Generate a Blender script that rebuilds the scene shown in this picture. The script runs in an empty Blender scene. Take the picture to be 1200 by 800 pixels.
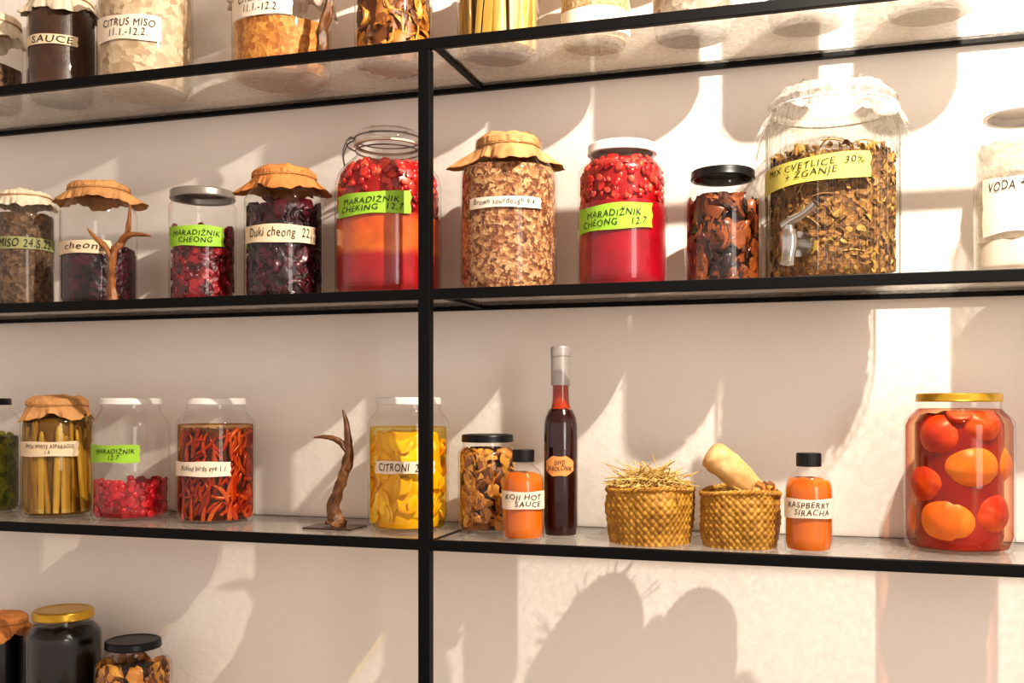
import bpy, bmesh, math, random
from mathutils import Vector, Matrix, noise, Euler

scene = bpy.context.scene
try:
    scene.view_settings.view_transform = 'Standard'
    scene.view_settings.look = 'Medium High Contrast'
except Exception:
    pass
try:
    scene.cycles.transparent_max_bounces = 32
except Exception:
    pass

def lin(c):
    return tuple(((v/255)/12.92 if v/255 <= 0.04045 else ((v/255+0.055)/1.055)**2.4) for v in c) + (1.0,)

# ------------------------------------------------------------------ materials
MC = {}
def base_mat(name):
    m = bpy.data.materials.new(name); m.use_nodes = True
    nt = m.node_tree; nt.nodes.clear()
    out = nt.nodes.new('ShaderNodeOutputMaterial')
    return m, nt, out

def plain(name, col, rough=0.5, metal=0.0, nscale=30, namp=0.12, bump=0.1, bdist=0.001, spec=.5):
    if name in MC: return MC[name]
    m, nt, out = base_mat(name)
    N, L = nt.nodes, nt.links
    p = N.new('ShaderNodeBsdfPrincipled')
    p.inputs['Roughness'].default_value = rough; p.inputs['Metallic'].default_value = metal
    p.inputs['Specular IOR Level'].default_value = spec
    tc = N.new('ShaderNodeTexCoord'); nz = N.new('ShaderNodeTexNoise')
    nz.inputs['Scale'].default_value = nscale; nz.inputs['Detail'].default_value = 5
    L.new(tc.outputs['Object'], nz.inputs['Vector'])
    r = N.new('ShaderNodeValToRGB'); c = lin(col)
    r.color_ramp.elements[0].position = .3; r.color_ramp.elements[1].position = .7
    r.color_ramp.elements[0].color = tuple(v*(1-namp) for v in c[:3])+(1,)
    r.color_ramp.elements[1].color = tuple(min(1, v*(1+namp)) for v in c[:3])+(1,)
    L.new(nz.outputs['Fac'], r.inputs['Fac']); L.new(r.outputs['Color'], p.inputs['Base Color'])
    if bump > 0:
        b = N.new('ShaderNodeBump'); b.inputs['Strength'].default_value = bump; b.inputs['Distance'].default_value = bdist
        L.new(nz.outputs['Fac'], b.inputs['Height']); L.new(b.outputs['Normal'], p.inputs['Normal'])
    L.new(p.outputs[0], out.inputs[0])
    MC[name] = m
    return m

def content(name, cols, scale=120, kind='voronoi', bump=0.5, rough=0.4, island=False, zst=None, sub=0.0):
    """chunky food contents; cols = list of sRGB; zst = [(z, rgb)...] layers"""
    if name in MC: return MC[name]
    m, nt, out = base_mat(name)
    N, L = nt.nodes, nt.links
    p = N.new('ShaderNodeBsdfPrincipled'); p.inputs['Roughness'].default_value = rough
    if sub > 0:
        p.inputs['Subsurface Weight'].default_value = sub
        p.inputs['Subsurface Radius'].default_value = (1.0, .55, .35)
        p.inputs['Subsurface Scale'].default_value = .02
    tc = N.new('ShaderNodeTexCoord')
    nz = N.new('ShaderNodeTexNoise'); nz.inputs['Scale'].default_value = scale*.45; nz.inputs['Detail'].default_value = 6
    nz.inputs['Roughness'].default_value = .65
    L.new(tc.outputs['Object'], nz.inputs['Vector'])
    h = nz.outputs['Fac']
    if kind == 'voronoi':
        add = N.new('ShaderNodeVectorMath'); add.operation = 'MULTIPLY_ADD'
        add.inputs[1].default_value = (.02, .02, .02)
        L.new(nz.outputs['Color'], add.inputs[0]); L.new(tc.outputs['Object'], add.inputs[2])
        vo = N.new('ShaderNodeTexVoronoi'); vo.inputs['Scale'].default_value = scale
        L.new(add.outputs[0], vo.inputs['Vector'])
        sep = N.new('ShaderNodeSeparateColor'); L.new(vo.outputs['Color'], sep.inputs[0])
        mx = N.new('ShaderNodeMath'); mx.operation = 'MULTIPLY_ADD'; mx.inputs[1].default_value = .55
        L.new(sep.outputs[0], mx.inputs[0])
        m2 = N.new('ShaderNodeMath'); m2.operation = 'MULTIPLY'; m2.inputs[1].default_value = .5
        L.new(nz.outputs['Fac'], m2.inputs[0]); L.new(m2.outputs[0], mx.inputs[2])
        fac = mx.outputs[0]; h = vo.outputs['Distance']
    else:
        fac = nz.outputs['Fac']
    if island:
        g = N.new('ShaderNodeNewGeometry')
        mi = N.new('ShaderNodeMath'); mi.operation = 'MULTIPLY_ADD'; mi.inputs[1].default_value = .6
        m3 = N.new('ShaderNodeMath'); m3.operation = 'MULTIPLY'; m3.inputs[1].default_value = .4
        L.new(nz.outputs['Fac'], m3.inputs[0])
        L.new(g.outputs['Random Per Island'], mi.inputs[0]); L.new(m3.outputs[0], mi.inputs[2])
        fac = mi.outputs[0]; h = nz.outputs['Fac']
    r = N.new('ShaderNodeValToRGB'); L.new(fac, r.inputs['Fac'])
    n = len(cols); e = r.color_ramp.elements
    while len(e) < n: e.new(.5)
    for i, c in enumerate(cols):
        e[i].position = .22+.56*i/max(1, n-1); e[i].color = lin(c)
    colout = r.outputs['Color']
    if zst:
        sx = N.new('ShaderNodeSeparateXYZ'); L.new(tc.outputs['Object'], sx.inputs[0])
        n2 = N.new('ShaderNodeTexNoise'); n2.inputs['Scale'].default_value = 22; n2.inputs['Detail'].default_value = 4
        L.new(tc.outputs['Object'], n2.inputs['Vector'])
        q = N.new('ShaderNodeMath'); q.operation = 'MULTIPLY_ADD'; q.inputs[1].default_value = .03
        L.new(n2.outputs['Fac'], q.inputs[0]); L.new(sx.outputs['Z'], q.inputs[2])
        mr = N.new('ShaderNodeMapRange'); mr.inputs['From Min'].default_value = .015; mr.inputs['From Max'].default_value = .315
        L.new(q.outputs[0], mr.inputs['Value'])
        zr = N.new('ShaderNodeValToRGB'); L.new(mr.outputs[0], zr.inputs['Fac']); ze = zr.color_ramp.elements
        while len(ze) < len(zst): ze.new(.5)
        for i, (zz, c) in enumerate(zst):
            ze[i].position = min(1, zz/.3); ze[i].color = lin(c)
        mc = N.new('ShaderNodeMix'); mc.data_type = 'RGBA'; mc.blend_type = 'MULTIPLY'; mc.inputs['Factor'].default_value = 1
        L.new(zr.outputs['Color'], mc.inputs['A']); L.new(colout, mc.inputs['B'])
        colout = mc.outputs['Result']
    L.new(colout, p.inputs['Base Color'])
    b = N.new('ShaderNodeBump'); b.inputs['Strength'].default_value = bump; b.inputs['Distance'].default_value = .003
    L.new(h, b.inputs['Height']); L.new(b.outputs['Normal'], p.inputs['Normal'])
    L.new(p.outputs[0], out.inputs[0])
    MC[name] = m
    return m

def glassy(name, tint=(1, 1, 1), edge=(.55, .55, .53), rough=.03, ior=1.45, dust=0.0, e0=.72):
    if name in MC: return MC[name]
    m, nt, out = base_mat(name)
    N, L = nt.nodes, nt.links
    lw = N.new('ShaderNodeLayerWeight'); lw.inputs['Blend'].default_value = .35
    r = N.new('ShaderNodeValToRGB'); r.color_ramp.elements[0].position = e0; r.color_ramp.elements[0].color = tint+(1,)
    r.color_ramp.elements[1].position = 1; r.color_ramp.elements[1].color = edge+(1,)
    L.new(lw.outputs['Facing'], r.inputs['Fac'])
    t = N.new('ShaderNodeBsdfTransparent'); L.new(r.outputs['Color'], t.inputs['Color'])
    g = N.new('ShaderNodeBsdfGlossy'); g.inputs['Roughness'].default_value = rough
    fr = N.new('ShaderNodeFresnel')
    # keep the same reflectance on both sides of the thin sheet
    ge = N.new('ShaderNodeNewGeometry'); ir = N.new('ShaderNodeMapRange')
    ir.inputs['To Min'].default_value = ior; ir.inputs['To Max'].default_value = 1/ior
    L.new(ge.outputs['Backfacing'], ir.inputs['Value']); L.new(ir.outputs[0], fr.inputs['IOR'])
    tc = N.new('ShaderNodeTexCoord'); nz = N.new('ShaderNodeTexNoise'); nz.inputs['Scale'].default_value = 14
    L.new(tc.outputs['Object'], nz.inputs['Vector'])
    b = N.new('ShaderNodeBump'); b.inputs['Strength'].default_value = .12; b.inputs['Distance'].default_value = .004
    L.new(nz.outputs['Fac'], b.inputs['Height']); L.new(b.outputs['Normal'], g.inputs['Normal'])
    mx = N.new('ShaderNodeMixShader')
    L.new(fr.outputs[0], mx.inputs[0]); L.new(t.outputs[0], mx.inputs[1]); L.new(g.outputs[0], mx.inputs[2])
    o = mx.outputs[0]
    if dust > 0:
        d = N.new('ShaderNodeBsdfDiffuse'); d.inputs['Color'].default_value = (.9, .86, .8, 1)
        tl_ = N.new('ShaderNodeBsdfTranslucent'); tl_.inputs['Color'].default_value = (.9, .86, .8, 1)
        ad_ = N.new('ShaderNodeMixShader'); ad_.inputs[0].default_value = .5
        L.new(d.outputs[0], ad_.inputs[1]); L.new(tl_.outputs[0], ad_.inputs[2])
        n2 = N.new('ShaderNodeTexNoise'); n2.inputs['Scale'].default_value = 160; n2.inputs['Detail'].default_value = 3
        L.new(tc.outputs['Object'], n2.inputs['Vector'])
        mm = N.new('ShaderNodeMapRange'); mm.inputs['From Min'].default_value = .35; mm.inputs['From Max'].default_value = .7
        mm.inputs['To Min'].default_value = dust*.4; mm.inputs['To Max'].default_value = dust*1.8
        L.new(n2.outputs['Fac'], mm.inputs['Value'])
        m2 = N.new('ShaderNodeMixShader'); L.new(mm.outputs[0], m2.inputs[0]); L.new(o, m2.inputs[1]); L.new(ad_.outputs[0], m2.inputs[2])
        o = m2.outputs[0]
    L.new(o, out.inputs[0])
    MC[name] = m
    return m

def liquid_mat(name, col, edge):
    """clear coloured liquid: tinted transmission, deeper at grazing edges"""
    if name in MC: return MC[name]
    m, nt, out = base_mat(name); N, L = nt.nodes, nt.links
    lw = N.new('ShaderNodeLayerWeight'); lw.inputs['Blend'].default_value = .4
    r = N.new('ShaderNodeValToRGB'); r.color_ramp.elements[0].position = .3; r.color_ramp.elements[0].color = col+(1,)
    r.color_ramp.elements[1].position = 1; r.color_ramp.elements[1].color = edge+(1,)
    L.new(lw.outputs['Facing'], r.inputs['Fac'])
    t = N.new('ShaderNodeBsdfTransparent'); L.new(r.outputs['Color'], t.inputs['Color']); L.new(t.outputs[0], out.inputs[0])
    MC[name] = m
    return m

def film(name, col, opac, rough=.35):
    if name in MC: return MC[name]
    m, nt, out = base_mat(name); N, L = nt.nodes, nt.links
    t = N.new('ShaderNodeBsdfTransparent'); p = N.new('ShaderNodeBsdfPrincipled')
    p.inputs['Base Color'].default_value = lin(col); p.inputs['Roughness'].default_value = rough
    tc = N.new('ShaderNodeTexCoord'); nz = N.new('ShaderNodeTexNoise'); nz.inputs['Scale'].default_value = 60; nz.inputs['Detail'].default_value = 4
    L.new(tc.outputs['Object'], nz.inputs['Vector'])
    b = N.new('ShaderNodeBump'); b.inputs['Strength'].default_value = .8; b.inputs['Distance'].default_value = .006
    L.new(nz.outputs['Fac'], b.inputs['Height']); L.new(b.outputs['Normal'], p.inputs['Normal'])
    mx = N.new('ShaderNodeMixShader')
    mm = N.new('ShaderNodeMapRange'); mm.inputs['From Min'].default_value = .35; mm.inputs['From Max'].default_value = .65
    mm.inputs['To Min'].default_value = opac*.65; mm.inputs['To Max'].default_value = min(1, opac*1.35)
    L.new(nz.outputs['Fac'], mm.inputs['Value']); L.new(mm.outputs[0], mx.inputs[0])
    L.new(t.outputs[0], mx.inputs[1]); L.new(p.outputs[0], mx.inputs[2]); L.new(mx.outputs[0], out.inputs[0])
    MC[name] = m
    return m

GLASS = glassy('jar_glass', edge=(.30, .30, .28))
KRAFT = plain('kraft_paper', (188, 138, 88), .8, nscale=32, namp=.28, bump=1.0, bdist=.006)
KRAFTO = plain('kraft_paper_orange', (190, 124, 66), .75, nscale=32, namp=.28, bump=1.0, bdist=.006)
CLOTH = plain('cream_cloth', (220, 204, 180), .9, nscale=90, namp=.12, bump=.5, bdist=.002)
LIDS = {
 'white': plain('lid_white', (226, 220, 214), .35, namp=.03, bump=0),
 'gold': plain('lid_gold', (190, 150, 50), .32, .6, namp=.06, bump=.05),
 'black': plain('lid_black', (16, 14, 16), .35, namp=.1, bump=0, spec=.35),
 'silver': plain('lid_silver', (160, 155, 148), .3, .7, namp=.05, bump=.05),
}
INK = plain('ink', (30, 26, 26), .7, namp=.1, bump=0)
LAB = {
 'green': plain('label_green', (148, 192, 54), .6, nscale=40, namp=.08, bump=.15),
 'cream': plain('label_cream', (222, 200, 168), .65, nscale=40, namp=.06, bump=.15),
 'white': plain('label_white', (232, 216, 196), .6, nscale=40, namp=.04, bump=.15),
 'olive': plain('label_olive', (150, 150, 100), .65, nscale=40, namp=.08, bump=.15),
 'yellow': plain('label_yellow', (206, 196, 96), .6, nscale=40, namp=.06, bump=.15),
 'tan': plain('label_tan', (216, 150, 86), .65, nscale=40, namp=.08, bump=.15),
}
BLACKM = plain('black_metal', (7, 7, 9), .5, 0, nscale=60, namp=.2, bump=.05, spec=.2)
STEEL = plain('steel', (200, 198, 194), .18, 1.0, namp=.04, bump=0)
STRING = plain('string', (170, 130, 80), .8, nscale=300, namp=.3, bump=.4)
ANT = content('antler_bone', [(52, 30, 16), (104, 66, 36), (150, 108, 66)], 70, 'noise', .6, .5)
ANTL = content('antler_bone_light', [(84, 48, 22), (140, 88, 46), (180, 130, 80)], 70, 'noise', .6, .5)
STRAW = content('straw', [(150, 112, 50), (206, 172, 98), (236, 214, 150)], 60, 'noise', .2, .6, island=True)
STEM = content('herb_stem', [(104, 70, 26), (160, 116, 50), (196, 156, 80)], 60, 'noise', .2, .6, island=True)

# ------------------------------------------------------------------ mesh helpers
COL = scene.collection
def mk(name, v, f, mat, parent=None, smooth=True, sharp=40):
    me = bpy.data.meshes.new(name); me.from_pydata([tuple(p) for p in v], [], f); me.update()
    if mat: me.materials.append(mat)
    bm = bmesh.new(); bm.from_mesh(me); bmesh.ops.recalc_face_normals(bm, faces=bm.faces); bm.to_mesh(me); bm.free()
    if smooth:
        me.polygons.foreach_set('use_smooth', [True]*len(me.polygons))
        try: me.set_sharp_from_angle(angle=math.radians(sharp))
        except Exception: pass
    ob = bpy.data.objects.new(name, me); COL.objects.link(ob)
    if parent: ob.parent = parent
    return ob

def empty(name, loc, rz=0.0):
    e = bpy.data.objects.new(name, None); COL.objects.link(e)
    e.empty_display_size = .03; e.location = loc; e.rotation_euler = (0, 0, rz)
    return e

class G:
    def __init__(s): s.v = []; s.f = []
    def add(s, v, f):
        o = len(s.v); s.v += [Vector(p) for p in v]; s.f += [tuple(i+o for i in q) for q in f]

def lathe_vf(prof, n=64, rmod=None):
    v = []; f = []
    for (r, z) in prof:
        for j in range(n):
            a = 2*math.pi*j/n; rr = max(r, 1e-4)
            if rmod: rr *= rmod(a, z)
            v.append((rr*math.sin(a), -rr*math.cos(a), z))
    for i in range(len(prof)-1):
        for j in range(n):
            k = (j+1) % n
            f.append((i*n+j, i*n+k, (i+1)*n+k, (i+1)*n+j))
    return v, f

def lathe(name, prof, mat, parent, n=64, rmod=None, sharp=40):
    v, f = lathe_vf(prof, n, rmod)
    return mk(name, v, f, mat, parent, sharp=sharp)

def smooth_path(pts, rad, k=4):
    P = [Vector(p) for p in pts]; out = []; ro = []
    n = len(P)
    for i in range(n-1):
        p0 = P[max(0, i-1)]; p1 = P[i]; p2 = P[i+1]; p3 = P[min(n-1, i+2)]
        for s in range(k):
            t = s/k
            out.append(.5*((2*p1)+(p2-p0)*t+(2*p0-5*p1+4*p2-p3)*t*t+(3*p1-p0-3*p2+p3)*t**3))
            ro.append(rad[i]*(1-t)+rad[i+1]*t)
    out.append(P[-1]); ro.append(rad[-1])
    return out, ro

def tube_vf(pts, rad, n=8, k=4, jitter=0, seed=0, round_ends=True):
    if k > 1: P, R = smooth_path(pts, rad, k)
    else: P, R = [Vector(p) for p in pts], list(rad)
    v = []; f = []
    up = None; m = len(P)
    for i in range(m):
        d = (P[min(m-1, i+1)]-P[max(0, i-1)])
        if d.length < 1e-9: d = Vector((0, 0, 1))
        d.normalize()
        if up is None:
            up = d.orthogonal().normalized()
        up = (up-d*up.dot(d))
        if up.length < 1e-6: up = d.orthogonal()
        up.normalize(); s = d.cross(up)
        for j in range(n):
            a = 2*math.pi*j/n; rr = R[i]
            if jitter: rr *= 1+jitter*(noise.noise(Vector((math.cos(a)*2+seed, math.sin(a)*2, i*.35))))
            v.append(P[i]+up*math.cos(a)*rr+s*math.sin(a)*rr)
    for i in range(m-1):
        for j in range(n):
            q = (j+1) % n
            f.append((i*n+j, i*n+q, (i+1)*n+q, (i+1)*n+j))
    f.append(tuple(range(n-1, -1, -1))); f.append(tuple((m-1)*n+j for j in range(n)))
    return v, f

def box_vf(x0, x1, y0, y1, z0, z1):
    v = [(x, y, z) for x in (x0, x1) for y in (y0, y1) for z in (z0, z1)]
    f = [(0, 1, 3, 2), (4, 6, 7, 5), (0, 4, 5, 1), (2, 3, 7, 6), (0, 2, 6, 4), (1, 5, 7, 3)]
    return v, f

def box(name, b, mat, parent=None, bevel=0.0):
    v, f = box_vf(*b); o = mk(name, v, f, mat, parent, smooth=False)
    if bevel:
        md = o.modifiers.new('bevel', 'BEVEL'); md.width = bevel; md.segments = 2
    return o

_bm = bmesh.new(); bmesh.ops.create_icosphere(_bm, subdivisions=2, radius=1)
ICO_V = [v.co.copy() for v in _bm.verts]; ICO_F = [tuple(v.index for v in f.verts) for f in _bm.faces]; _bm.free()
_bm = bmesh.new(); bmesh.ops.create_icosphere(_bm, subdivisions=4, radius=1)
ICO4_V = [v.co.copy() for v in _bm.verts]; ICO4_F = [tuple(v.index for v in f.verts) for f in _bm.faces]; _bm.free()

# text ---------------------------------------------------------------
def text_mesh(s):
    cu = bpy.data.curves.new('txt', 'FONT'); cu.body = s; cu.align_x = 'CENTER'; cu.space_line = .9; cu.offset = 0.0
    cu.shear = .15; cu.resolution_u = 3; cu.space_character = 1.12
    o = bpy.data.objects.new('txt', cu); COL.objects.link(o)
    dg = bpy.context.evaluated_depsgraph_get(); dg.update()
    me = bpy.data.meshes.new_from_object(o.evaluated_get(dg))
    v = [p.co.copy() for p in me.vertices]; f = [tuple(p.vertices) for p in me.polygons]
    bpy.data.objects.remove(o); bpy.data.curves.remove(cu); bpy.data.meshes.remove(me)
    return v, f

def label(parent, R, l, r, zc, hh, colr, text, tilt=0.0, tl=None, tr=None, seed=0, rfn=None, octa=False):
    """curved sticker: l,r = -1..1 fractions of the silhouette seen from the front"""
    a0 = math.asin(max(-1, l)) if l > -.999 else -1.75
    a1 = math.asin(min(1, r)) if r < .999 else 1.75
    n = 28; m = 4; v = []; f = []
    for i in range(n+1):
        t = i/n
        for j in range(m+1):
            s = j/m*2-1
            h = hh
            if octa: h = hh*min(1, .45+.55*min(1, min(t, 1-t)/.28))
            a = a0+(a1-a0)*t
            if i in (0, n): a += .02*math.sin(j*2.7+seed)
            z = zc+s*h*(1+.05*math.sin(t*9+seed))+tilt*R*(a-(a0+a1)/2)
            rr = (rfn(z) if rfn else R)+.0007
            v.append((rr*math.sin(a), -rr*math.cos(a), z))
    for i in range(n):
        for j in range(m):
            k = i*(m+1)+j; f.append((k, k+m+1, k+m+2, k+1))
    mk('label', v, f, LAB[colr], parent)
    if text:
        tv, tf = text_mesh(text)
        if not tv: return
        xs = [p.x for p in tv]; ys = [p.y for p in tv]
        w = max(xs)-min(xs); h = max(ys)-min(ys); cx = (max(xs)+min(xs))/2; cy = (max(ys)+min(ys))/2
        b0 = math.asin(tl) if tl is not None else max(a0, -1.1)+.08
        b1 = math.asin(tr) if tr is not None else min(a1, 1.1)-.08
        ac = (b0+b1)/2; W = (b1-b0)*R*.92
        sx = W/w; sy = min(hh*1.35/h, sx*1.5); sx = min(sx, sy*1.6)
        vv = []
        for p in tv:
            xx = (p.x-cx)*sx; a = ac+xx/R
            z = zc+(p.y-cy)*sy+tilt*R*(a-(a0+a1)/2)+.0008*math.sin(xx*260+seed)
            rr = (rfn(z) if rfn else R)+.0016
            vv.append((rr*math.sin(a), -rr*math.cos(a), z))
        mk('label_text', vv, tf, INK, parent, smooth=False)

# jar ----------------------------------------------------------------
CAM = Vector((.5442, -1.3574, 1.5))
def facing(x, y): return math.atan2(CAM.x-x, -(CAM.y-y))

def jar_profile(R, H, neck, shoulder, lidh, zt=None):
    zs = shoulder*H; zn = H-lidh-.006; rn = neck*R
    P = [(0, .004), (.7*R, .003), (.86*R, .0), (.94*R, .001), (.985*R, .006), (R, .014), (R, zs*.5), (R, zs)]
    for i in range(1, 9):
        t = i/8
        P.append((rn+(R-rn)*(.5+.5*math.cos(math.pi*t))**.9, zs+(zn-zs)*t))
    P += [(rn, H-.003), (rn*.94, H-.002)]
    return P

def rfun(P):
    Q = [p for p in P if p[0] > 0]
    Q = sorted([(z, r) for r, z in Q[3:]])
    def fn(z):
        if z <= Q[0][0]: return Q[0][1]
        for (z0, r0), (z1, r1) in zip(Q, Q[1:]):
            if z0 <= z <= z1: return r0+(r1-r0)*((z-z0)/max(1e-6, z1-z0))
        return Q[-1][1]
    return fn

def fill(parent, fn, z0, z1, mat, scale=.965, name='contents', wob=.002, n=64):
    P = [(1e-4, z0), (fn(z0)*scale*.93, z0)]
    k = 16
    for i in range(1, k+1):
        z = z0+.004+(z1-z0-.004)*i/k; P.append((fn(z)*scale, z))
    P += [(fn(z1)*scale*.95, z1+.0008), (fn(z1)*scale*.5, z1+.001), (1e-4, z1+.001)]
    v, f = lathe_vf(P, n)
    nv = []
    for p in v:
        q = Vector(p)
        if q.z > z1-.002:
            q.z += wob*noise.noise(q*60)*2
        nv.append(q)
    return mk(name, nv, f, mat, parent)

def lid_part(parent, r, z0, z1, mat, ridged=False):
    P = [(r*.9, z0+.001), (r, z0), (r*1.015, z0+.0015), (r*1.0, z0+.003), (r, z1-.003), (r*.985, z1-.001), (r*.95, z1), (r*.86, z1), (r*.84, z1-.001), (0, z1-.001)]
    rm = (lambda a, z: 1+.006*math.cos(a*60)) if ridged else None
    lathe('lid', P, mat, parent, n=240 if ridged else 64, rmod=rm)

def paper_cap(parent, r, ztop, drop, flare, mat, seed=0, name='paper_cap', tie=True, ph=0.0, dome=.004):
    """square sheet folded over a jar mouth and tied: four pointed corners stand out, creased skirt"""
    n = 180; rings = []
    def cor(a): return max(0.0, abs(math.cos(2*(a-ph)))-.45)**1.6*2.4
    def N3(a, k, s): return noise.noise(Vector((math.cos(a)*k+seed*3.3, math.sin(a)*k, s)))
    def RG(a, k, s): return 1-2*abs(N3(a, k, s))          # sharp pleat ridges
    v = []
    def ring(fnr, fnz):
        for j in range(n):
            a = 2*math.pi*j/n; rr = fnr(a); zz = fnz(a)
            v.append((rr*math.sin(a), -rr*math.cos(a), zz))
        rings.append(1)
    for s in (0.001, .25, .5, .7, .87):
        ring(lambda a: r*s, lambda a: ztop+dome*(1-s*s)+.005*N3(a, 2*s, s*2)-.0025*RG(a, 3.5*s, 4)*s)
    ring(lambda a: r*.98, lambda a: ztop-.0015+.0015*N3(a, 6, 0))
    ring(lambda a: r*1.05+.0020*RG(a, 6, 2), lambda a: ztop-.006)
    tz = ztop-drop*.36
    ring(lambda a: r*1.06+.0024*RG(a, 7, 2.2), lambda a: tz+.003)
    ring(lambda a: r*1.04+.0014*RG(a, 7, 2.3), lambda a: tz)
    for d in (.12, .3, .5, .7, .86, 1.0):
        ring(lambda a: r*1.05+flare*d*(.10+.90*min(1, cor(a)))*(1+.5*N3(a, 1.2, 9))+.0055*d*RG(a, 4.5, 2.4)+.003*d*N3(a, 9, 3),
             lambda a: tz-(drop*.64)*d*(.72+.28*min(1, cor(a))+.4*N3(a, 2, 6))+.004*d*N3(a, 5, 1+d))
    f = []
    for i in range(len(rings)-1):
        for j in range(n):
            k = (j+1) % n; f.append((i*n+j, i*n+k, (i+1)*n+k, (i+1)*n+j))
    o = mk(name, v, f, mat, parent, sharp=18)
    sd = o.modifiers.new('sol', 'SOLIDIFY'); sd.thickness = .0003
    if tie:
        pts = [(math.sin(a)*(r*1.085), -math.cos(a)*(r*1.085), tz+.001+.0006*math.sin(3*a)) for a in [2*math.pi*i/48 for i in range(49)]]
        v, f = tube_vf(pts, [.0010]*49, 6, 1)
        mk('tie_string', v, f, STRING, parent)

def clampg(g, fn, H, mar=.0018, zlo=.005):
    for p in g.v:
        z = min(max(p.z, zlo), H); p.z = z
        lim = fn(z)*.97-mar; rr = math.hypot(p.x, p.y)
        if rr > lim: p.x *= lim/rr; p.y *= lim/rr

def chunks(parent, fn, z0, z1, kind, n, mat, size=.012, seed=1, name='pieces', mar=.0018):
    rnd = random.Random(seed); g = G()
    for i in range(n):
        a = rnd.random()*2*math.pi
        z = z0+(z1-z0)*rnd.random()
        if kind == 'chili':
            r = fn(z)*(.80+.13*rnd.random()); L = size*(2.2+1.6*rnd.random())
            tan = Vector((math.cos(a), math.sin(a), 0)); ver = Vector((0, 0, 1)); th = rnd.gauss(1.3, .55)
            d = tan*math.cos(th)+ver*math.sin(th); nrm = d.cross(Vector((math.sin(a), -math.cos(a), 0)))
            c = Vector((r*math.sin(a), -r*math.cos(a), z)); bend = rnd.uniform(-.25, .25)*L
            pts = [c-d*L*.5, c-d*L*.2+nrm*bend*.6, c+d*L*.15+nrm*bend*.7, c+d*L*.5]
            v, f = tube_vf(pts, [size*.18, size*.3, size*.26, size*.04], 7, 3); g.add(v, f)
        elif kind == 'stick':
            r = fn((z0+z1)/2)*(.80+.12*rnd.random()) if i % 4 else fn((z0+z1)/2)*.6*rnd.random()
            rr = size*rnd.uniform(.7, 1.15); lean = rnd.uniform(-.3, .3)
            zb = z0+.003; zt = z1-rnd.random()*.25*(z1-z0)
            pts = []
            for q in (0, .35, .7, .93, 1):
                aa = a+lean*q
                pts.append((r*math.sin(aa), -r*math.cos(aa), zb+(zt-zb)*q))
            v, f = tube_vf(pts, [rr, rr, rr*.9, rr*.8, rr*.3], 8, 3, jitter=.25, seed=i); g.add(v, f)
        elif kind in ('berry', 'flake', 'cube'):
            r = fn(z)*(.78+.17*rnd.random())
            if kind == 'berry': sc = Vector((1, .95, .9))*size*rnd.uniform(.75, 1.15)
            elif kind == 'cube': sc = Vector((1, .8, .7))*size*rnd.uniform(.6, 1.2)
            else: sc = Vector((1, .55+.3*rnd.random(), .16))*size*rnd.uniform(.6, 1.3)
            M = Euler((rnd.random()*6, rnd.random()*6, rnd.random()*6)).to_matrix()
            k = rnd.uniform(-.9, .9); c = Vector((r*math.sin(a), -r*math.cos(a), z)); off = Vector((i*3.1, 0, 0)); vs = []
            for p in ICO_V:
                q = Vector((p.x*sc.x, p.y*sc.y, p.z*sc.z))
                if kind == 'flake': q.z += k*(q.x*q.x)/size+.25*size*math.sin(q.y/size*4+i)
                q *= 1+.28*noise.noise(p*2.2+off)
                if kind == 'berry': q *= 1+.12*math.sin(9*p.x)*math.sin(9*p.y)*math.sin(9*p.z+1)
                vs.append(c+M@q)
            g.add(vs, ICO_F)
    clampg(g, fn, z1+.004, mar)
    return mk(name, g.v, g.f, mat, parent, sharp=60)

def jar(name, x, y, z, R, H, neck=.75, shoulder=.80, lid='white', lidh=.012, fillz=None, mat=None, core=.965, cap=None, labels=(), rz=None, ridged=False):
    e = empty(name, (x, y, z+.0003), facing(x, y) if rz is None else rz)
    P = jar_profile(R, H, neck, shoulder, lidh)
    lathe('glass_body', P, GLASS, e)
    fn = rfun(P)
    if fillz: fill(e, fn, .005, fillz, mat, core)
    if lid: lid_part(e, neck*R*1.04, H-lidh, H, LIDS[lid], ridged)
    for i, lb in enumerate(labels):
        label(e, R, *lb[:6], **(lb[6] if len(lb) > 6 else {}), seed=i+x*10)
    return e, fn

# ------------------------------------------------------------------ room
wallm, nt, out = base_mat('plaster_wall')
N, L = nt.nodes, nt.links
p = N.new('ShaderNodeBsdfPrincipled'); p.inputs['Roughness'].default_value = .85
tc = N.new('ShaderNodeTexCoord'); n1 = N.new('ShaderNodeTexNoise'); n1.inputs['Scale'].default_value = 2.2; n1.inputs['Detail'].default_value = 8
n2 = N.new('ShaderNodeTexNoise'); n2.inputs['Scale'].default_value = 90; n2.inputs['Detail'].default_value = 6
L.new(tc.outputs['Object'], n1.inputs['Vector']); L.new(tc.outputs['Object'], n2.inputs['Vector'])
r = N.new('ShaderNodeValToRGB'); r.color_ramp.elements[0].position = .35; r.color_ramp.elements[1].position = .65
r.color_ramp.elements[0].color = (.85, .795, .74, 1); r.color_ramp.elements[1].color = (.89, .84, .785, 1)
L.new(n1.outputs['Fac'], r.inputs['Fac']); L.new(r.outputs['Color'], p.inputs['Base Color'])
b = N.new('ShaderNodeBump'); b.inputs['Strength'].default_value = .4; b.inputs['Distance'].default_value = .002
L.new(n2.outputs['Fac'], b.inputs['Height']); L.new(b.outputs['Normal'], p.inputs['Normal']); L.new(p.outputs[0], out.inputs[0])
FLOORM = plain('floor_concrete', (176, 152, 130), .5, nscale=4, namp=.15)
CEILM = plain('ceiling_paint', (225, 218, 210), .8, nscale=4, namp=.03)

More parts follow.
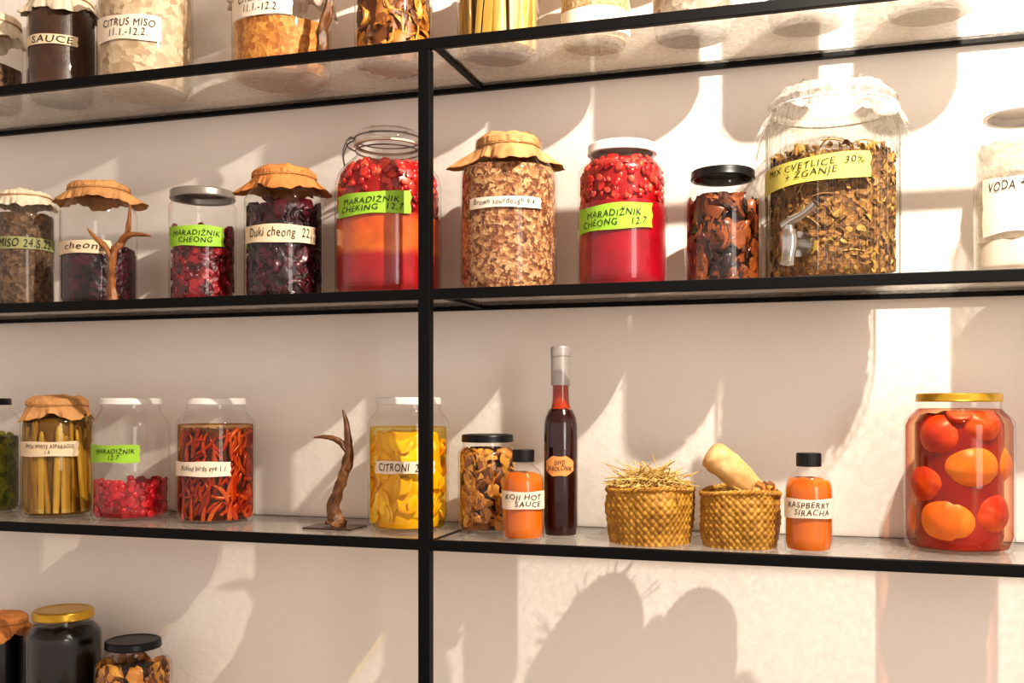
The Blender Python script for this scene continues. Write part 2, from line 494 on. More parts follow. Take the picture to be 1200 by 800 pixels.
WY = .226
box('wall_back', (-3.5, 3.5, WY, WY+.1, 0, 2.8), wallm)
box('floor', (-3.5, 3.5, -4, WY, -.1, 0), FLOORM)
box('ceiling', (-3.5, 3.5, -4, WY, 2.8, 2.9), CEILM)

# ------------------------------------------------------------------ shelving
ZA, ZB, ZC, ZD, ZE = 2.02, 1.661, 1.301, .942, .582
SH = empty('wall_shelf_unit', (0, 0, 0))
SG = glassy('shelf_glass', tint=(.985, .985, .98), edge=(.9, .9, .88), rough=.04, dust=.15)
BT = .0150
for i, z in enumerate((ZA, ZB, ZC, ZD, ZE)):
    box('front_bar_%d' % i, (-1.0, 1.0, 0, .010, z-BT, z), BLACKM, SH, .001)
    box('back_bar_%d' % i, (-1.0, 1.0, .214, .224, z-BT*.8, z), BLACKM, SH, .001)
    for j, x in enumerate((-.992, .012, .992)):
        box('cross_bar_%d_%d' % (i, j), (x-.005, x+.005, .010, .214, z-.010, z), BLACKM, SH, .001)
    for j, (x0, x1) in enumerate(((-.986, .006), (.018, .986))):
        box('glass_pane_%d_%d' % (i, j), (x0, x1, .0102, .2138, z-.005, z), SG, SH)
for j, x in enumerate((-.991, 0, .991)):
    box('post_%d' % j, (x-.0088, x+.0088, -.001, .016, 0, ZA-BT), BLACKM, SH, .0012)

# ------------------------------------------------------------------ contents materials
C_CHE = content('layered_cheong', [(180, 150, 150), (225, 215, 215), (255, 255, 255)], 60, 'noise', .15, .3, sub=.1,
                zst=[(0, (160, 12, 24)), (.060, (176, 20, 26)), (.072, (224, 118, 30)), (.112, (222, 100, 30)), (.128, (168, 18, 22)), (.3, (180, 40, 34))])
C_CHE2 = content('red_cheong', [(170, 140, 140), (225, 215, 215), (255, 255, 255)], 60, 'noise', .15, .28, sub=.1,
                zst=[(0, (156, 10, 36)), (.10, (170, 14, 36)), (.135, (170, 20, 28)), (.3, (190, 60, 44))])
C_REDBIT = content('red_bits', [(120, 6, 12), (172, 22, 24), (190, 40, 34), (206, 84, 60)], 60, 'noise', .3, .3, island=True)
C_PURP = content('dark_berries', [(20, 7, 12), (40, 12, 20), (80, 24, 40)], 110, 'voronoi', .7, .3)
C_DKRED = content('dark_red_fruit', [(50, 6, 10), (100, 12, 20), (150, 30, 38)], 90, 'voronoi', .6, .3)
C_GRAIN = content('grain_mash', [(78, 38, 18), (128, 74, 40), (172, 120, 74), (206, 164, 116)], 190, 'voronoi', .7, .6)
C_BRMISO = content('brown_miso', [(60, 42, 28), (92, 68, 46), (128, 98, 70)], 160, 'voronoi', .6, .6)
C_SAUCE = content('dark_sauce', [(48, 30, 22), (68, 44, 32), (92, 62, 44)], 90, 'noise', .4, .4)
C_PALE = content('pale_miso', [(160, 134, 104), (188, 164, 132), (208, 188, 158)], 90, 'voronoi', .4, .6)
C_MUST = content('citrus_miso', [(148, 86, 30), (178, 114, 44), (200, 144, 70)], 140, 'voronoi', .4, .6)
C_MUSH = content('dried_mushroom', [(80, 40, 10), (138, 80, 22), (182, 116, 36), (206, 150, 66)], 60, 'noise', .4, .5, island=True)
C_MUSHD = content('dark_mushroom', [(22, 9, 5), (54, 22, 9), (98, 46, 20), (144, 80, 40)], 60, 'noise', .4, .3, island=True)
C_BRN = content('dark_brine', [(30, 12, 6), (54, 24, 9)], 60, 'noise', .2, .3)
C_HERB = content('herb_mix', [(74, 46, 16), (126, 84, 30), (174, 126, 52), (150, 128, 58)], 70, 'noise', .5, .6, island=True)
C_HERBC = content('herb_core', [(70, 42, 14), (118, 76, 28), (160, 112, 50)], 160, 'voronoi', .8, .6)
C_ASP = content('asparagus', [(140, 104, 38), (168, 134, 58), (194, 164, 92)], 50, 'noise', .3, .45, island=True)
C_ASPL = content('asparagus_brine', [(92, 64, 20), (122, 88, 32)], 50, 'noise', .2, .4)
C_CHI = content('chili_skin', [(116, 24, 8), (164, 50, 16), (194, 92, 38)], 50, 'noise', .15, .25, island=True)
C_CHIL = content('chili_brine', [(66, 26, 8), (104, 50, 16)], 50, 'noise', .2, .3)
C_RASP = content('raspberry', [(126, 8, 16), (176, 18, 30), (200, 44, 50)], 160, 'noise', .6, .35, island=True)
C_LEM = content('lemon_brine', [(226, 168, 20), (238, 186, 30)], 20, 'noise', .1, .3)
C_LEMS = content('lemon_peel', [(228, 168, 22), (242, 194, 44), (250, 218, 96)], 30, 'noise', .2, .35, island=True)
C_OLV = content('green_pickles', [(50, 56, 12), (94, 98, 26), (132, 130, 46)], 90, 'voronoi', .6, .4)
C_WHITE = content('white_powder', [(196, 182, 162), (216, 204, 186), (228, 218, 202)], 40, 'noise', .2, .7)
C_GREY = content('grey_grain', [(112, 96, 82), (142, 124, 108), (166, 148, 130)], 120, 'voronoi', .4, .7)
C_GREY2 = content('beige_flour', [(140, 124, 106), (164, 148, 130), (184, 168, 150)], 60, 'noise', .3, .7)
C_OATS = content('oats', [(150, 110, 66), (188, 150, 102), (216, 186, 142)], 220, 'voronoi', .7, .7)
C_ORG = content('orange_sauce', [(190, 92, 8), (206, 106, 14), (216, 120, 26)], 30, 'noise', .05, .25, sub=.1)
C_WINE = content('dark_vinegar', [(34, 8, 8), (52, 14, 12)], 10, 'noise', 0, .12)
C_NECK = content('amber_vinegar', [(140, 38, 10), (176, 62, 18)], 10, 'noise', 0, .15)
C_BLK = content('black_syrup', [(8, 5, 6), (16, 10, 12)], 20, 'noise', .1, .3)
C_PLQ = content('peach_syrup', [(104, 8, 8), (146, 20, 12), (176, 44, 18)], 22, 'noise', .1, .2)
L_PEACH = liquid_mat('peach_liquid', (.99, .84, .66), (.60, .10, .05))
L_CHI = liquid_mat('chili_liquid', (.95, .80, .58), (.5, .28, .1))
L_ASP = liquid_mat('asparagus_liquid', (.96, .90, .62), (.58, .44, .16))
L_LEM = liquid_mat('lemon_liquid', (1, .97, .62), (.9, .7, .12))

# ------------------------------------------------------------------ shelf B
e, fn = jar('miso_jar', -.801, .11, ZB, .0483, .200, .80, .80, None, .004, .165, C_BRMISO,
    labels=[(-1, .97, .112, .0105, 'olive', 'MISO 24.5.22')])
paper_cap(e, .042, .206, .03, .006, CLOTH, 3, 'cloth_cap', True)
e, fn = jar('berry_cheong_jar', -.649, .115, ZB, .0627, .207, .72, .76, None, .004, .092, C_PURP,
    labels=[(-1, .3, .097, .011, 'cream', 'cheong')])
chunks(e, fn, .08, .1, 'berry', 60, C_PURP, .008, 5)
paper_cap(e, .047, .213, .038, .026, KRAFT, 1, ph=.785*2)
e, fn = jar('fruit_cheong_jar', -.439, .11, ZB, .0543, .187, .93, .86, 'silver', .014, .12, C_DKRED, core=.88,
    labels=[(-.95, .6, .106, .0165, 'green', 'MARADIŽNIK\nCHEONG')])
chunks(e, fn, .01, .125, 'cube', 240, C_DKRED, .008, 6)
e, fn = jar('berry_cheong_jar', -.287, .11, ZB, .0634, .206, .74, .76, None, .004, .150, C_PURP, core=.88,
    labels=[(-.94, .75, .101, .014, 'cream', 'Duki cheong  22.')])
chunks(e, fn, .01, .155, 'flake', 300, content('dark_petals', [(16, 6, 10), (38, 12, 20), (78, 20, 30)], 60, 'noise', .4, .3, island=True), .014, 7)
paper_cap(e, .047, .212, .042, .032, KRAFTO, 2, ph=1.45, dome=.007)

# clip top jar
R, H = .0837, .262
e = empty('clip_top_jar', (-.1075, .118, ZB+.0003), facing(-.1075, .118))
P = [(0, .004), (.7*R, .003), (.86*R, 0), (.95*R, .002), (.99*R, .008), (R, .018), (R, .16), (R*.99, .178), (R*.94, .192), (R*.84, .204), (R*.72, .213), (R*.62, .221), (R*.58, .228), (R*.58, .236), (R*.62, .238)]
lathe('glass_body', P, GLASS, e); fn = rfun(P)
fill(e, fn, .006, .122, C_CHE)
fill(e, fn, .120, .206, C_CHE, .88, 'pulp_core')
chunks(e, fn, .122, .208, 'cube', 420, C_REDBIT, .008, 51, 'fruit_bits')
lathe('rubber_seal', [(R*.57, .238), (R*.635, .238), (R*.64, .2395), (R*.635, .241), (R*.57, .241)], plain('rubber_pale', (200, 180, 160), .6), e)
lathe('glass_lid', [(R*.56, .241), (R*.64, .2412), (R*.65, .244), (R*.63, .249), (R*.6, .252), (R*.58, .2585), (R*.52, .262), (R*.3, .2625), (R*.26, .259), (0, .259)], GLASS, e)
g = G()
def ringpts(r, z, n=48): return [(r*math.sin(2*math.pi*i/n), -r*math.cos(2*math.pi*i/n), z) for i in range(n+1)]
g.add(*tube_vf(ringpts(R*.61, .231), [.0012]*49, 6, 1)); g.add(*tube_vf(ringpts(R*.64, .250), [.0011]*49, 6, 1))
for s in (-1, 1):
    g.add(*tube_vf([(s*R*.61, 0, .231), (s*R*.74, -.002, .236), (s*R*.78, -.002, .245), (s*R*.70, 0, .253), (s*R*.62, .0, .2505)], [.0012]*5, 6, 4))
g.add(*tube_vf([(-R*.62, -.006, .25), (-R*.76, -.012, .244), (-R*.84, -.012, .226), (-R*.82, -.004, .21), (-R*.82, .008, .21), (-R*.84, .012, .226), (-R*.76, .01, .244), (-R*.62, .006, .25)], [.0012]*8, 6, 4))
g.add(*tube_vf([(R*.36, 0, .2635), (0, 0, .265), (-R*.36, 0, .2635)], [.0011]*3, 6, 4))
mk('wire_bail', g.v, g.f, plain('wire_steel', (120, 116, 112), .3, .9, namp=.05, bump=0), e)
label(e, R, -.90, .40, .136, .0165, 'green', 'MARADIŽNIK\nCHEKING  12.7', tilt=.03)

e, fn = jar('grain_ferment_jar', .093, .112, ZB, .0729, .233, .70, .74, None, .004, .186, C_GRAIN,
    labels=[(-.78, .64, .127, .0078, 'white', 'Brown sourdough 9.4.')])
paper_cap(e, .045, .236, .048, .042, KRAFT, 4, ph=1.62, dome=.009)
e, fn = jar('fruit_cheong_jar', .267, .11, ZB, .0651, .212, .74, .80, 'white', .0145, .122, C_CHE2,
    labels=[(-.94, .64, .098, .018, 'green', 'MARADIŽNIK\nCHEONG    12.7', dict(tilt=.04))])
fill(e, fn, .120, .184, C_CHE2, .88, 'pulp_core')
chunks(e, fn, .122, .188, 'cube', 330, C_REDBIT, .007, 52, 'fruit_bits')
e, fn = jar('pickled_mushroom_jar', .412, .105, ZB, .0534, .164, .80, .72, 'black', .0125, .11, C_BRN, core=.80)
chunks(e, fn, .008, .122, 'flake', 280, C_MUSHD, .017, 11)

# drinks dispenser
R, H = .0886, .250
e = empty('glass_drink_dispenser', (.560, .117, ZB+.0003), facing(.56, .117))
P = [(0, .004), (.8*R, .003), (.93*R, 0), (.985*R, .004), (R, .012)]
for i in range(1, 9): P.append((R, .012+.2*i/8))
P += [(R*.985, .222), (R*.95, .232), (R*.90, .238), (R*.88, .25), (R*.86, .251)]
lathe('ribbed_glass', P, glassy('ribbed_glass', (.95, .95, .92), (.25, .25, .22), .06, e0=.40), e, n=540, rmod=lambda a, z: 1+.013*math.cos(54*a), sharp=80)
fn = rfun(P)
fill(e, fn, .006, .168, C_HERBC, .90)
chunks(e, fn, .01, .178, 'flake', 1200, C_HERB, .0070, 12, 'herb_flakes', mar=.003)
g = G(); rnd = random.Random(5)
for i in range(300):
    a = rnd.random()*6.283; r0 = R*rnd.uniform(.7, .92); z = rnd.uniform(.03, .184); th = rnd.uniform(-1, 1)
    c = Vector((r0*math.sin(a), -r0*math.cos(a), z)); d = Vector((math.cos(a), math.sin(a), 0))*math.cos(th)+Vector((0, 0, 1))*math.sin(th)
    g.add(*tube_vf([c-d*.014, c+Vector((0, 0, .002)), c+d*.014], [.0009, .0011, .0007], 5, 2))
clampg(g, fn, .19, .003); mk('herb_stems', g.v, g.f, STEM, e)
label(e, R*1.014, -1, .53, .142, .0165, 'yellow', 'MIX CVETLICE  30%\n+ ŽGANJE', tilt=.05, tl=-.92, tr=.5)
# plastic film cover
n = 200; v = []; f = []; rg = []
def rr_add(rf, zf):
    for j in range(n):
        a = 2*math.pi*j/n; v.append((rf(a)*math.sin(a), -rf(a)*math.cos(a), zf(a)))
    rg.append(1)
def nz3(a, k, s): return noise.noise(Vector((math.cos(a)*k, math.sin(a)*k, s)))
def rz3(a, k, s): return 1-2*abs(nz3(a, k, s))
for s in (.001, .12, .25, .38, .5, .62, .74, .86, .95):
    rr_add(lambda a: R*.9*s, lambda a: .256+.026*(1-s**3)*(.7+.7*abs(nz3(a, 2.5*s, 3+s)))+.016*nz3(a, 5*s, s*6)*(1-s*s)+.006*rz3(a, 4*s, 2)*s)
rr_add(lambda a: R*.95+.004*rz3(a, 7, 1), lambda a: .25+.005*nz3(a, 5, 2))
rr_add(lambda a: R*.93+.003*nz3(a, 14, 4), lambda a: .240)
for d in (.12, .25, .4, .55, .7, .85, 1):
    rr_add(lambda a: R*.99+d*(.004+.014*nz3(a, 2.5, 7))+.010*d*rz3(a, 5, 2)+.005*nz3(a, 14, d*3)*min(1, d*3),
           lambda a: .238-d*(.036+.055*nz3(a, 1.6, 5.4))+.005*nz3(a, 9, d))
for i in range(len(rg)-1):
    for j in range(n):
        k = (j+1) % n; f.append((i*n+j, i*n+k, (i+1)*n+k, (i+1)*n+j))
mk('film_cover', v, f, film('plastic_film', (210, 204, 196), .36, .14), e, sharp=18)
g = G(); g.add(*tube_vf(ringpts(R*.965, .240), [.0014]*49, 6, 1)); mk('tie_string', g.v, g.f, LIDS['white'], e)
# spigot
sp = empty('spigot', (R*math.sin(-.47), -R*math.cos(-.47), .046), -.47); sp.parent = e; sp.scale = (1.3, 1.1, 1.3)
g = G()
g.add(*tube_vf([(0, .002, 0), (0, -.004, 0)], [.014, .013], 20, 1)); g.add(*tube_vf([(0, -.003, 0), (0, -.03, 0)], [.0065, .0065], 16, 1))
g.add(*tube_vf([(0, -.028, .012), (0, -.028, .006), (0, -.028, -.004), (0, -.03, -.014), (0, -.032, -.022)], [.0075, .009, .009, .0075, .0075], 16, 2))
g.add(*tube_vf([(0, -.028, .010), (0, -.028, .018)], [.005, .005], 12, 1))
g.add(*tube_vf([(-.006, -.028, .016), (.004, -.029, .021), (.018, -.03, .026), (.03, -.03, .034)], [.0055, .005, .004, .0052], 10, 3))
mk('tap', g.v, g.f, STEEL, sp)

e, fn = jar('white_ferment_jar', .806, .112, ZB, .0667, .224, .80, .82, 'white', .014, .045, C_WHITE,
    labels=[(-.8, .8, .088, .036, 'white', ''), (-.78, .78, .113, .009, 'white', 'VODA + DEHIDR.')])
fill(e, fn, .0465, .17, film('milky_brine', (196, 182, 160), .5), .96, 'milky_liquid')

# antlers -------------------------------------------------------------
def antler(name, loc, branches, mat, stand=None, seed=0):
    e = empty(name, loc); g = G()
    for bi, (pts, rads) in enumerate(branches):
        P = [(p[0], (p[2] if len(p) > 2 else 0), p[1]) for p in pts]
        g.add(*tube_vf(P, rads, 14, 6, jitter=.5, seed=seed+bi))
    mk('antler_beam', g.v, g.f, mat, e)
    if stand:
        box('base_plate', (-stand[0], stand[0], -stand[1], stand[1], 0, .003), plain('dark_wood', (60, 44, 36), .3), e, .001)
    return e
antler('deer_antler', (-.5575, .035, ZB), [
    ([(0, .003), (-.002, .03), (-.001, .062), (.004, .09)], [.0095, .0058, .0055, .006]),
    ([(0, .07), (-.014, .092, -.003), (-.03, .106, -.006), (-.046, .122, -.004)], [.0055, .0048, .0036, .001]),
    ([(.003, .085), (.016, .1, .004), (.027, .12, .004), (.033, .158, 0)], [.006, .0055, .0042, .001]),
    ([(.016, .1), (.034, .108), (.052, .108), (.074, .104)], [.005, .004, .003, .0008])], ANTL, seed=3)
antler('deer_antler', (-.186, .09, ZC), [
    ([(0, .004), (.002, .008), (-.003, .03), (.006, .06), (.015, .085), (.023, .112), (.022, .15), (.014, .186)], [.012, .014, .0092, .0082, .0076, .0072, .0052, .0012]),
    ([(.023, .12), (.010, .136, -.004), (-.010, .143, -.008), (-.032, .142, -.01)], [.006, .0045, .0035, .001]),
    ([(.014, .088), (.024, .094, -.004), (.030, .104, -.006)], [.0055, .004, .001])], ANT, stand=(.042, .03), seed=9)
antler('deer_antler', (-.190, .06, ZA), [
    ([(0, .003), (-.004, .03), (-.002, .06), (.010, .10), (.006, .15)], [.010, .008, .0072, .006, .001]),
    ([(-.002, .05), (.01, .07), (.012, .09)], [.005, .004, .001])], ANT, seed=14)

# ------------------------------------------------------------------ shelf C
e, fn = jar('pickle_jar', -.893, .11, ZC, .060, .204, .74, .80, 'black', .012, .135, C_OLV)
chunks(e, fn, .01, .14, 'cube', 150, content('pickle_bits', [(60, 66, 14), (104, 106, 30), (146, 140, 52)], 60, 'noise', .3, .4, island=True), .009, 21)
e, fn = jar('asparagus_jar', -.727, .105, ZC, .0586, .199, .76, .80, None, .004, .17, C_ASPL, core=.80,
    labels=[(-.98, .55, .118, .0125, 'cream', 'WITH WHITE ASPARAGUS\n1.4.')])
chunks(e, fn, .006, .172, 'stick', 80, C_ASP, .0056, 22)
fill(e, fn, .005, .176, L_ASP, .955, 'liquid', 0)
paper_cap(e, .0465, .205, .040, .014, KRAFT, 6, ph=.5)
e, fn = jar('raspberry_jar', -.5826, .113, ZC, .0634, .204, .75, .76, 'white', .011, .054, C_RASP, core=.90,
    labels=[(-.98, .22, .112, .0145, 'green', 'MARADIŽNIK\n12.7')])
chunks(e, fn, .010, .064, 'berry', 260, C_RASP, .0078, 23)
e, fn = jar('pickled_chili_jar', -.4237, .125, ZC, .0638, .204, .73, .78, 'white', .011, .150, C_CHIL, core=.78,
    labels=[(-.98, .36, .089, .012, 'white', 'Pickled birds eye 1.1')])
chunks(e, fn, .012, .150, 'chili', 300, C_CHI, .0125, 24)
fill(e, fn, .005, .160, L_CHI, .955, 'liquid', 0)
e, fn = jar('citron_jar', -.0719, .115, ZC, .0629, .2047, .78, .80, 'white', .0115, .150, C_LEM, core=.80,
    labels=[(-.78, .62, .099, .0095, 'white', 'CITRONI  20.2.')])
rnd = random.Random(4); g = G()
for i in range(64):
    a = rnd.random()*6.283; z = rnd.uniform(.018, .138); r0 = .050; rad = rnd.uniform(.017, .026)
    M = Matrix.Rotation(a, 3, 'Z') @ Euler((rnd.uniform(-.6, .6), rnd.uniform(-.5, .5), rnd.uniform(-.6, .6))).to_matrix()
    c = Vector((r0*math.sin(a), -r0*math.cos(a), z)); vs = []
    for pv in ICO_V:
        q = Vector((pv.x*rad, pv.y*.0030-.3*(pv.x*rad)**2/.02, pv.z*rad*.7)); vs.append(c+M@q)
    g.add(vs, ICO_F)
clampg(g, fn, .156, .0008); mk('lemon_slices', g.v, g.f, C_LEMS, e, sharp=50)
fill(e, fn, .005, .158, L_LEM, .95, 'liquid', 0)
e, fn = jar('dried_mushroom_jar', .0557, .122, ZC, .0452, .148, .84, .80, 'black', .0115, .11, C_BRN, core=.76)
chunks(e, fn, .008, .124, 'flake', 260, C_MUSH, .015, 25)

def sauce_bottle(name, x, y, R, H, text, split=None):
    e = empty(name, (x, y, ZC+.0003), facing(x, y))
    rn = R*.44
    P = [(0, .003), (.7*R, .002), (.88*R, 0), (.97*R, .003), (R, .008), (R, H*.60), (R*.985, H*.66), (R*.9, H*.725), (R*.72, H*.785), (R*.52, H*.82), (rn, H*.85), (rn, H*.93)]
    lathe('glass_body', P, GLASS, e, 48); fn = rfun(P)
    fill(e, fn, .005, H*.735, C_ORG, .95)
    rc = R*.52
    lathe('cap', [(rc*.9, H*.865), (rc, H*.865), (rc, H*.985), (rc*.95, H), (0, H)], LIDS['black'], e, 144, rmod=lambda a, z: 1+.012*math.cos(36*a))
    label(e, R, -.99, .99, H*.455, .0125, 'white', text, tl=-.85, tr=.85)
    return e
sauce_bottle('hot_sauce_bottle', .1362, .042, .0300, .1295, 'KOJI HOT\n    SAUCE')
sauce_bottle('hot_sauce_bottle', .5296, .040, .0307, .1306, 'RASPBERRY\n   SIRACHA')

# tall vinegar bottle
e = empty('vinegar_bottle', (.1793, .091, ZC+.0003), facing(.1793, .091)); R = .0257
P = [(0, .003), (.8*R, .002), (.93*R, 0), (R, .005), (R, .155), (R*.985, .165), (R*.9, .176), (R*.72, .185), (R*.58, .192), (R*.52, .200), (R*.50, .226), (R*.50, .272)]
lathe('glass_body', P, GLASS, e, 48); fn = rfun(P)
fill(e, fn, .004, .186, C_WINE, .95); fill(e, fn, .1875, .224, C_NECK, .9, 'neck_contents')
lathe('capsule', [(R*.5, .222), (R*.56, .222), (R*.56, .262), (R*.545, .263), (R*.545, .2645), (R*.585, .265), (R*.585, .276), (R*.54, .279), (0, .279)], plain('capsule_grey', (176, 168, 164), .35, .35), e, 48)
label(e, R, -.8, .70, .105, .0145, 'tan', 'DIVJI\nJABOLČNIK', octa=True)

# baskets
WICK = content('wicker', [(108, 70, 20), (170, 122, 42), (206, 162, 74)], 160, 'noise', .5, .55)
def basket(name, x, y, R, H, seed=0):
    e = empty(name, (x, y, ZC+.0003), .3*seed)
    nu, nv = 380, 64; K = 36; M = K/(2*math.pi*R)
    v = []; f = []
    def prof(t): return R*(.90+.10*math.sin(min(1, t*1.3)*math.pi/2)-.03*max(0, t-.7)/.3)
    for j in range(nv+1):
        t = j/nv; z = t*(H-.004)
        for i in range(nu):
            a = 2*math.pi*i/nu
            pp = a*K/(2*math.pi)+z*M; qq = a*K/(2*math.pi)-z*M+100
            par = (math.floor(pp)+math.floor(qq)) % 2
            s1 = abs(math.sin(math.pi*(pp % 1)))**.35; s2 = abs(math.sin(math.pi*(qq % 1)))**.35
            h = (s1*(.55+.45*math.sin(math.pi*(qq % 1)))) if par == 0 else (s2*(.55+.45*math.sin(math.pi*(pp % 1))))*.75
            r = prof(t)*(1+.035*math.cos(4*a))*.955+.0034*h-.0012+.004*noise.noise(Vector((math.cos(a)*2, math.sin(a)*2, z*30+seed)))
            v.append((r*math.sin(a), -r*math.cos(a), z+(.003*math.sin(2*a+seed)*t)))
    for j in range(nv):
        for i in range(nu):
            k = (i+1) % nu; f.append((j*nu+i, j*nu+k, (j+1)*nu+k, (j+1)*nu+i))
    f.append(tuple(range(nu-1, -1, -1)))
    mk('woven_side', v, f, WICK, e, sharp=80)
    rm = lambda a, z: 1+.035*math.cos(4*a)
    lathe('inner_wall', [(0, .004), (R*.82, .004), (R*.88, H*.5), (R*.9, H)], WICK, e, 96, rm)
    g = G()
    for s in (0, 1):
        pts = []
        for i in range(241):
            a = 2*math.pi*i/240; w = a*26+s*math.pi
            r = R*.925*(1+.035*math.cos(4*a))+.002*math.cos(w)
            pts.append((r*math.sin(a), -r*math.cos(a), H-.003+.0018*math.sin(w)+.003*math.sin(2*a+seed)))
        g.add(*tube_vf(pts, [.0024]*241, 6, 1))
    mk('braided_rim', g.v, g.f, WICK, e)
    return e
def hay(parent, R, z, n, seed, up=.02, spread=.7, steep=.45, thick=1.0, lmax=.055):
    rnd = random.Random(seed); g = G()
    for i in range(n):
        a = rnd.random()*6.283; r0 = R*.8*math.sqrt(rnd.random()); th = rnd.random()*6.283
        L = rnd.uniform(.02, lmax); c = Vector((r0*math.cos(a)*spread, r0*math.sin(a)*spread, z+rnd.random()*up*(1-(r0/R)**2)))
        d = Vector((math.cos(th), math.sin(th), rnd.uniform(-.15, steep)))
        pts = [c-d*L*.5, c+Vector((0, 0, .004*rnd.random())), c+d*L*.5+Vector((0, 0, -.006*rnd.random()))]
        for q in pts: q.z = max(q.z, z-.006) if math.hypot(q.x, q.y) < R*.95 else max(q.z, z+.006)
        g.add(*tube_vf(pts, [rnd.uniform(.0004, .001)*thick]*3, 5, 3))
    mk('straw_filling', g.v, g.f, STRAW, parent)
b1 = basket('straw_basket', .3128, .080, .0625, .079, 1); hay(b1, .058, .075, 420, 3, up=.026, spread=.9, steep=.8, lmax=.080)
lathe('filling_base', [(.052, .058), (.045, .068), (.02, .074), (0, .075)], STRAW, b1, 48)
b2 = basket('wicker_basket', .4383, .080, .0570, .077, 2); hay(b2, .052, .068, 140, 8, up=.008)
lathe('filling_base', [(.046, .055), (.04, .064), (.02, .068), (0, .069)], STRAW, b2, 48)
ca = -b2.rotation_euler[2]
g = G()
def w2(px_, py_, z): return (px_*math.cos(ca)-py_*math.sin(ca), px_*math.sin(ca)+py_*math.cos(ca), z)
v, f = tube_vf([w2(.03, 0, .066), w2(.022, -.002, .073), w2(.0, -.008, .094), w2(-.026, -.012, .116), w2(-.038, -.015, .126), w2(-.042, -.016, .129)], [.006, .016, .0195, .021, .020, .010], 24, 5, jitter=.16, seed=2)
mk('horseradish_root', v, f, content('root_skin', [(170, 118, 62), (208, 166, 108), (228, 198, 148)], 60, 'noise', .5, .6), b2)
g = G()
for i in range(10):
    t = i/9; g.add(*tube_vf([w2(.015+.022*t, -.022+.03*t, .066), w2(.022+.022*t, -.03+.03*t, .078+.004*(i % 3)), w2(.032+.014*t, -.032+.035*t, .074)], [.004, .005, .002], 7, 3, jitter=.3, seed=i))
mk('root_pieces', g.v, g.f, C_MUSH, b2)

# peach jar
e, fn = jar('pickled_peach_jar', .7223, .124, ZC, .0693, .2095, .75, .80, 'gold', .0115, .180, C_PLQ, core=.80)
PEACH = content('peach_skin', [(206, 84, 12), (228, 134, 30), (240, 176, 70)], 44, 'noise', .05, .4)
PEACHR = content('peach_skin_blush', [(150, 22, 10), (192, 62, 18), (224, 118, 36)], 44, 'noise', .05, .4)
spec = [(.36, .113, .037, 0), (-.30, .043, .038, 0), (-.95, .090, .033, 1), (1.00, .052, .035, 1), (-.50, .153, .030, 1), (.60, .168, .028, 1), (1.6, .115, .03, 0), (-1.75, .04, .03, 0), (.05, .186, .018, 1)]
spec += [(a, z, .032, 0) for a in (2.4, 3.5) for z in (.036, .10, .155)]
for kind, mt, nm in ((0, PEACH, 'peaches'), (1, PEACHR, 'blushed_peaches')):
    g = G()
    for (a, z, rad, kd) in spec:
        if kd != kind: continue
        r0 = .0655-rad
        c = Vector((r0*math.sin(a), -r0*math.cos(a), z)); vs = []
        M = Matrix.Rotation(a, 3, 'Z') @ Matrix.Rotation(a*1.7+z*9, 3, 'Y')
        for pv in ICO4_V:
            # stone-fruit suture groove running pole to pole
            vs.append(c+M @ (pv*rad*(1+.03*noise.noise(pv*1.5+Vector((a, z, 0)))-.06*math.exp(-((pv.x-.35)*9)**2)*max(0, -pv.y))))
        g.add(vs, ICO4_F)
    clampg(g, fn, .186, .0016); mk(nm, g.v, g.f, mt, e, sharp=80)
fill(e, fn, .005, .188, L_PEACH, .965, 'liquid', 0)

# ------------------------------------------------------------------ shelf A
e, fn = jar('miso_jar', -.885, .12, ZA, .052, .165, .86, .80, None, .004, .075, C_BRMISO)
paper_cap(e, .046, .17, .05, .006, CLOTH, 11, 'cloth_cap', True)
e, fn = jar('soy_sauce_jar', -.731, .12, ZA, .0559, .182, .84, .80, None, .004, .15, C_SAUCE, labels=[(-.97, .45, .097, .0085, 'cream', 'SAUCE')])
paper_cap(e, .048, .189, .04, .02, CLOTH, 12, 'cloth_cap', True)
e, fn = jar('citrus_miso_jar', -.562, .125, ZA, .0776, .24, .80, .78, 'white', .012, .175, C_PALE, labels=[(-.96, .32, .093, .0205, 'white', 'CITRUS MISO\n11.1.-12.2.')])
e, fn = jar('citrus_miso_jar', -.301, .127, ZA, .0797, .24, .80, .78, None, .012, .085, C_MUST, labels=[(-.97, .2, .105, .020, 'white', 'CITRUS MISO\n11.1.-12.2.')])
paper_cap(e, .066, .243, .13, .02, film('cover_cloth', (216, 200, 184), .6), 15, 'cloth_cover', False)
e, fn = jar('dried_mushroom_jar', -.0996, .12, ZA, .0611, .22, .80, .80, 'gold', .012, .16, C_MUSH, core=.8)
chunks(e, fn, .006, .17, 'flake', 320, C_MUSH, .016, 31)
e, fn = jar('asparagus_jar', .074, .12, ZA, .0628, .23, .78, .80, 'white', .012, .17, C_ASPL, core=.80)
chunks(e, fn, .006, .18, 'stick', 60, C_ASP, .0068, 32)
e, fn = jar('oat_jar', .2258, .115, ZA, .052, .19, .86, .84, 'silver', .012, .14, C_OATS, labels=[(-.95, .97, .028, .017, 'white', '')])
e, fn = jar('grain_jar', .367, .12, ZA, .0578, .19, .80, .80, 'white', .012, .12, C_GREY)
e, fn = jar('flour_jar', .526, .12, ZA, .0557, .19, .80, .80, 'gold', .012, .12, C_GREY2)
e, fn = jar('flour_jar', .687, .12, ZA, .0608, .19, .80, .80, 'white', .012, .12, C_GREY2)

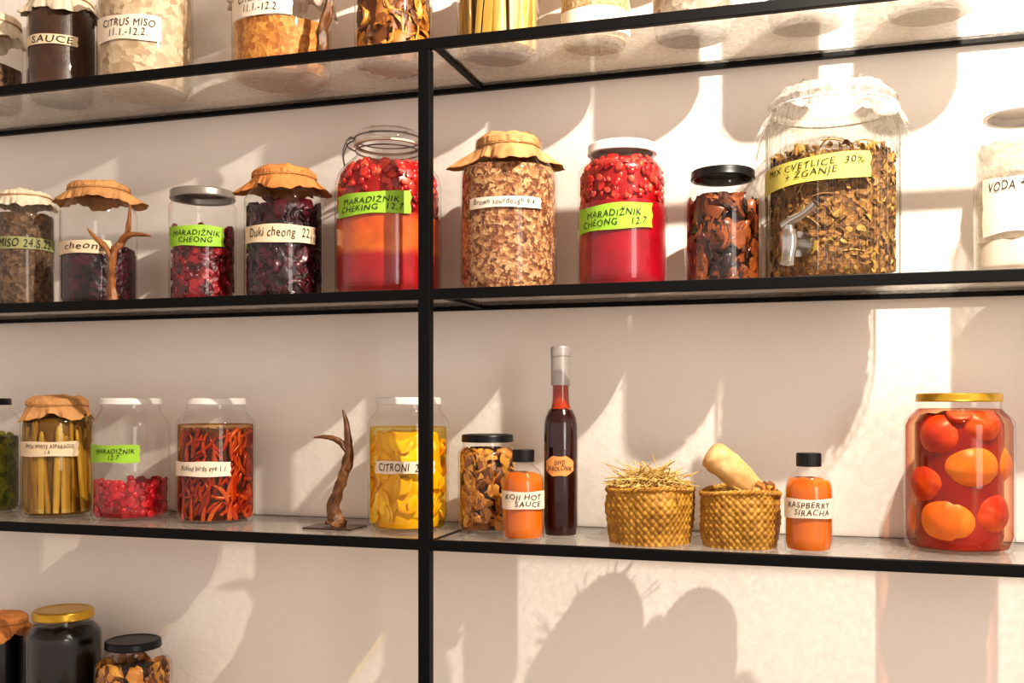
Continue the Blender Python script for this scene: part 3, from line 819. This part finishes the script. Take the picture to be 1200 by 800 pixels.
# ------------------------------------------------------------------ shelf D
e, fn = jar('syrup_jar', -.86, .11, ZD, .052, .172, .84, .78, None, .004, .14, C_BLK)
paper_cap(e, .045, .178, .040, .012, KRAFTO, 13)
e, fn = jar('syrup_jar', -.719, .11, ZD, .0633, .196, .76, .78, 'gold', .015, .168, C_BLK)
e, fn = jar('dried_mushroom_jar', -.583, .12, ZD, .0634, .150, .70, .70, 'black', .013, .10, C_BRN, core=.78)
chunks(e, fn, .008, .112, 'flake', 260, C_MUSH, .018, 41)

# ------------------------------------------------------------------ light fixture + lights
LP = Vector((.82, -.48, 2.5)); tgt = Vector((.1, .2, 1.5)); dr = (tgt-LP).normalized()
fx = empty('ceiling_spotlight', (0, 0, 0)); g = G()
g.add(*tube_vf([LP-dr*.02, LP-dr*.02-dr*.1], [.035, .035], 32, 1)); mk('lamp_housing', g.v, g.f, BLACKM, fx)
top = LP-dr*.09; g = G(); g.add(*tube_vf([top, (top.x, top.y, 2.8)], [.006, .006], 12, 1)); g.add(*tube_vf([(top.x, top.y, 2.785), (top.x, top.y, 2.8)], [.04, .04], 24, 1)); mk('stem', g.v, g.f, BLACKM, fx)
ld = bpy.data.lights.new('spot_lamp', 'SPOT'); ld.energy = 122; ld.color = (1, .905, .77); ld.spot_size = math.radians(150); ld.spot_blend = .5; ld.shadow_soft_size = .012
lo = bpy.data.objects.new('spot_lamp', ld); COL.objects.link(lo); lo.location = LP; lo.rotation_euler = dr.to_track_quat('-Z', 'Y').to_euler(); lo.parent = fx

ad = bpy.data.lights.new('window_daylight', 'AREA'); ad.shape = 'RECTANGLE'; ad.size = .8; ad.size_y = 1.5; ad.energy = 22; ad.color = (1, .94, .87)
ao = bpy.data.objects.new('window_daylight', ad); COL.objects.link(ao); ao.location = (2.6, -2.6, 1.9)
ao.rotation_euler = (Vector((.1, .1, 1.5))-Vector(ao.location)).to_track_quat('-Z', 'Y').to_euler()

w = bpy.data.worlds.new('room_ambient'); scene.world = w; w.use_nodes = True
bg = w.node_tree.nodes['Background']; bg.inputs['Color'].default_value = (1, .86, .765, 1); bg.inputs['Strength'].default_value = .82

# ------------------------------------------------------------------ camera
cd = bpy.data.cameras.new('camera'); cd.sensor_width = 36; cd.lens = 35.7; cd.shift_y = 70/1200
co = bpy.data.objects.new('camera', cd); COL.objects.link(co); co.location = CAM
co.rotation_euler = (math.radians(90), 0, math.atan(1190/3920)); scene.camera = co
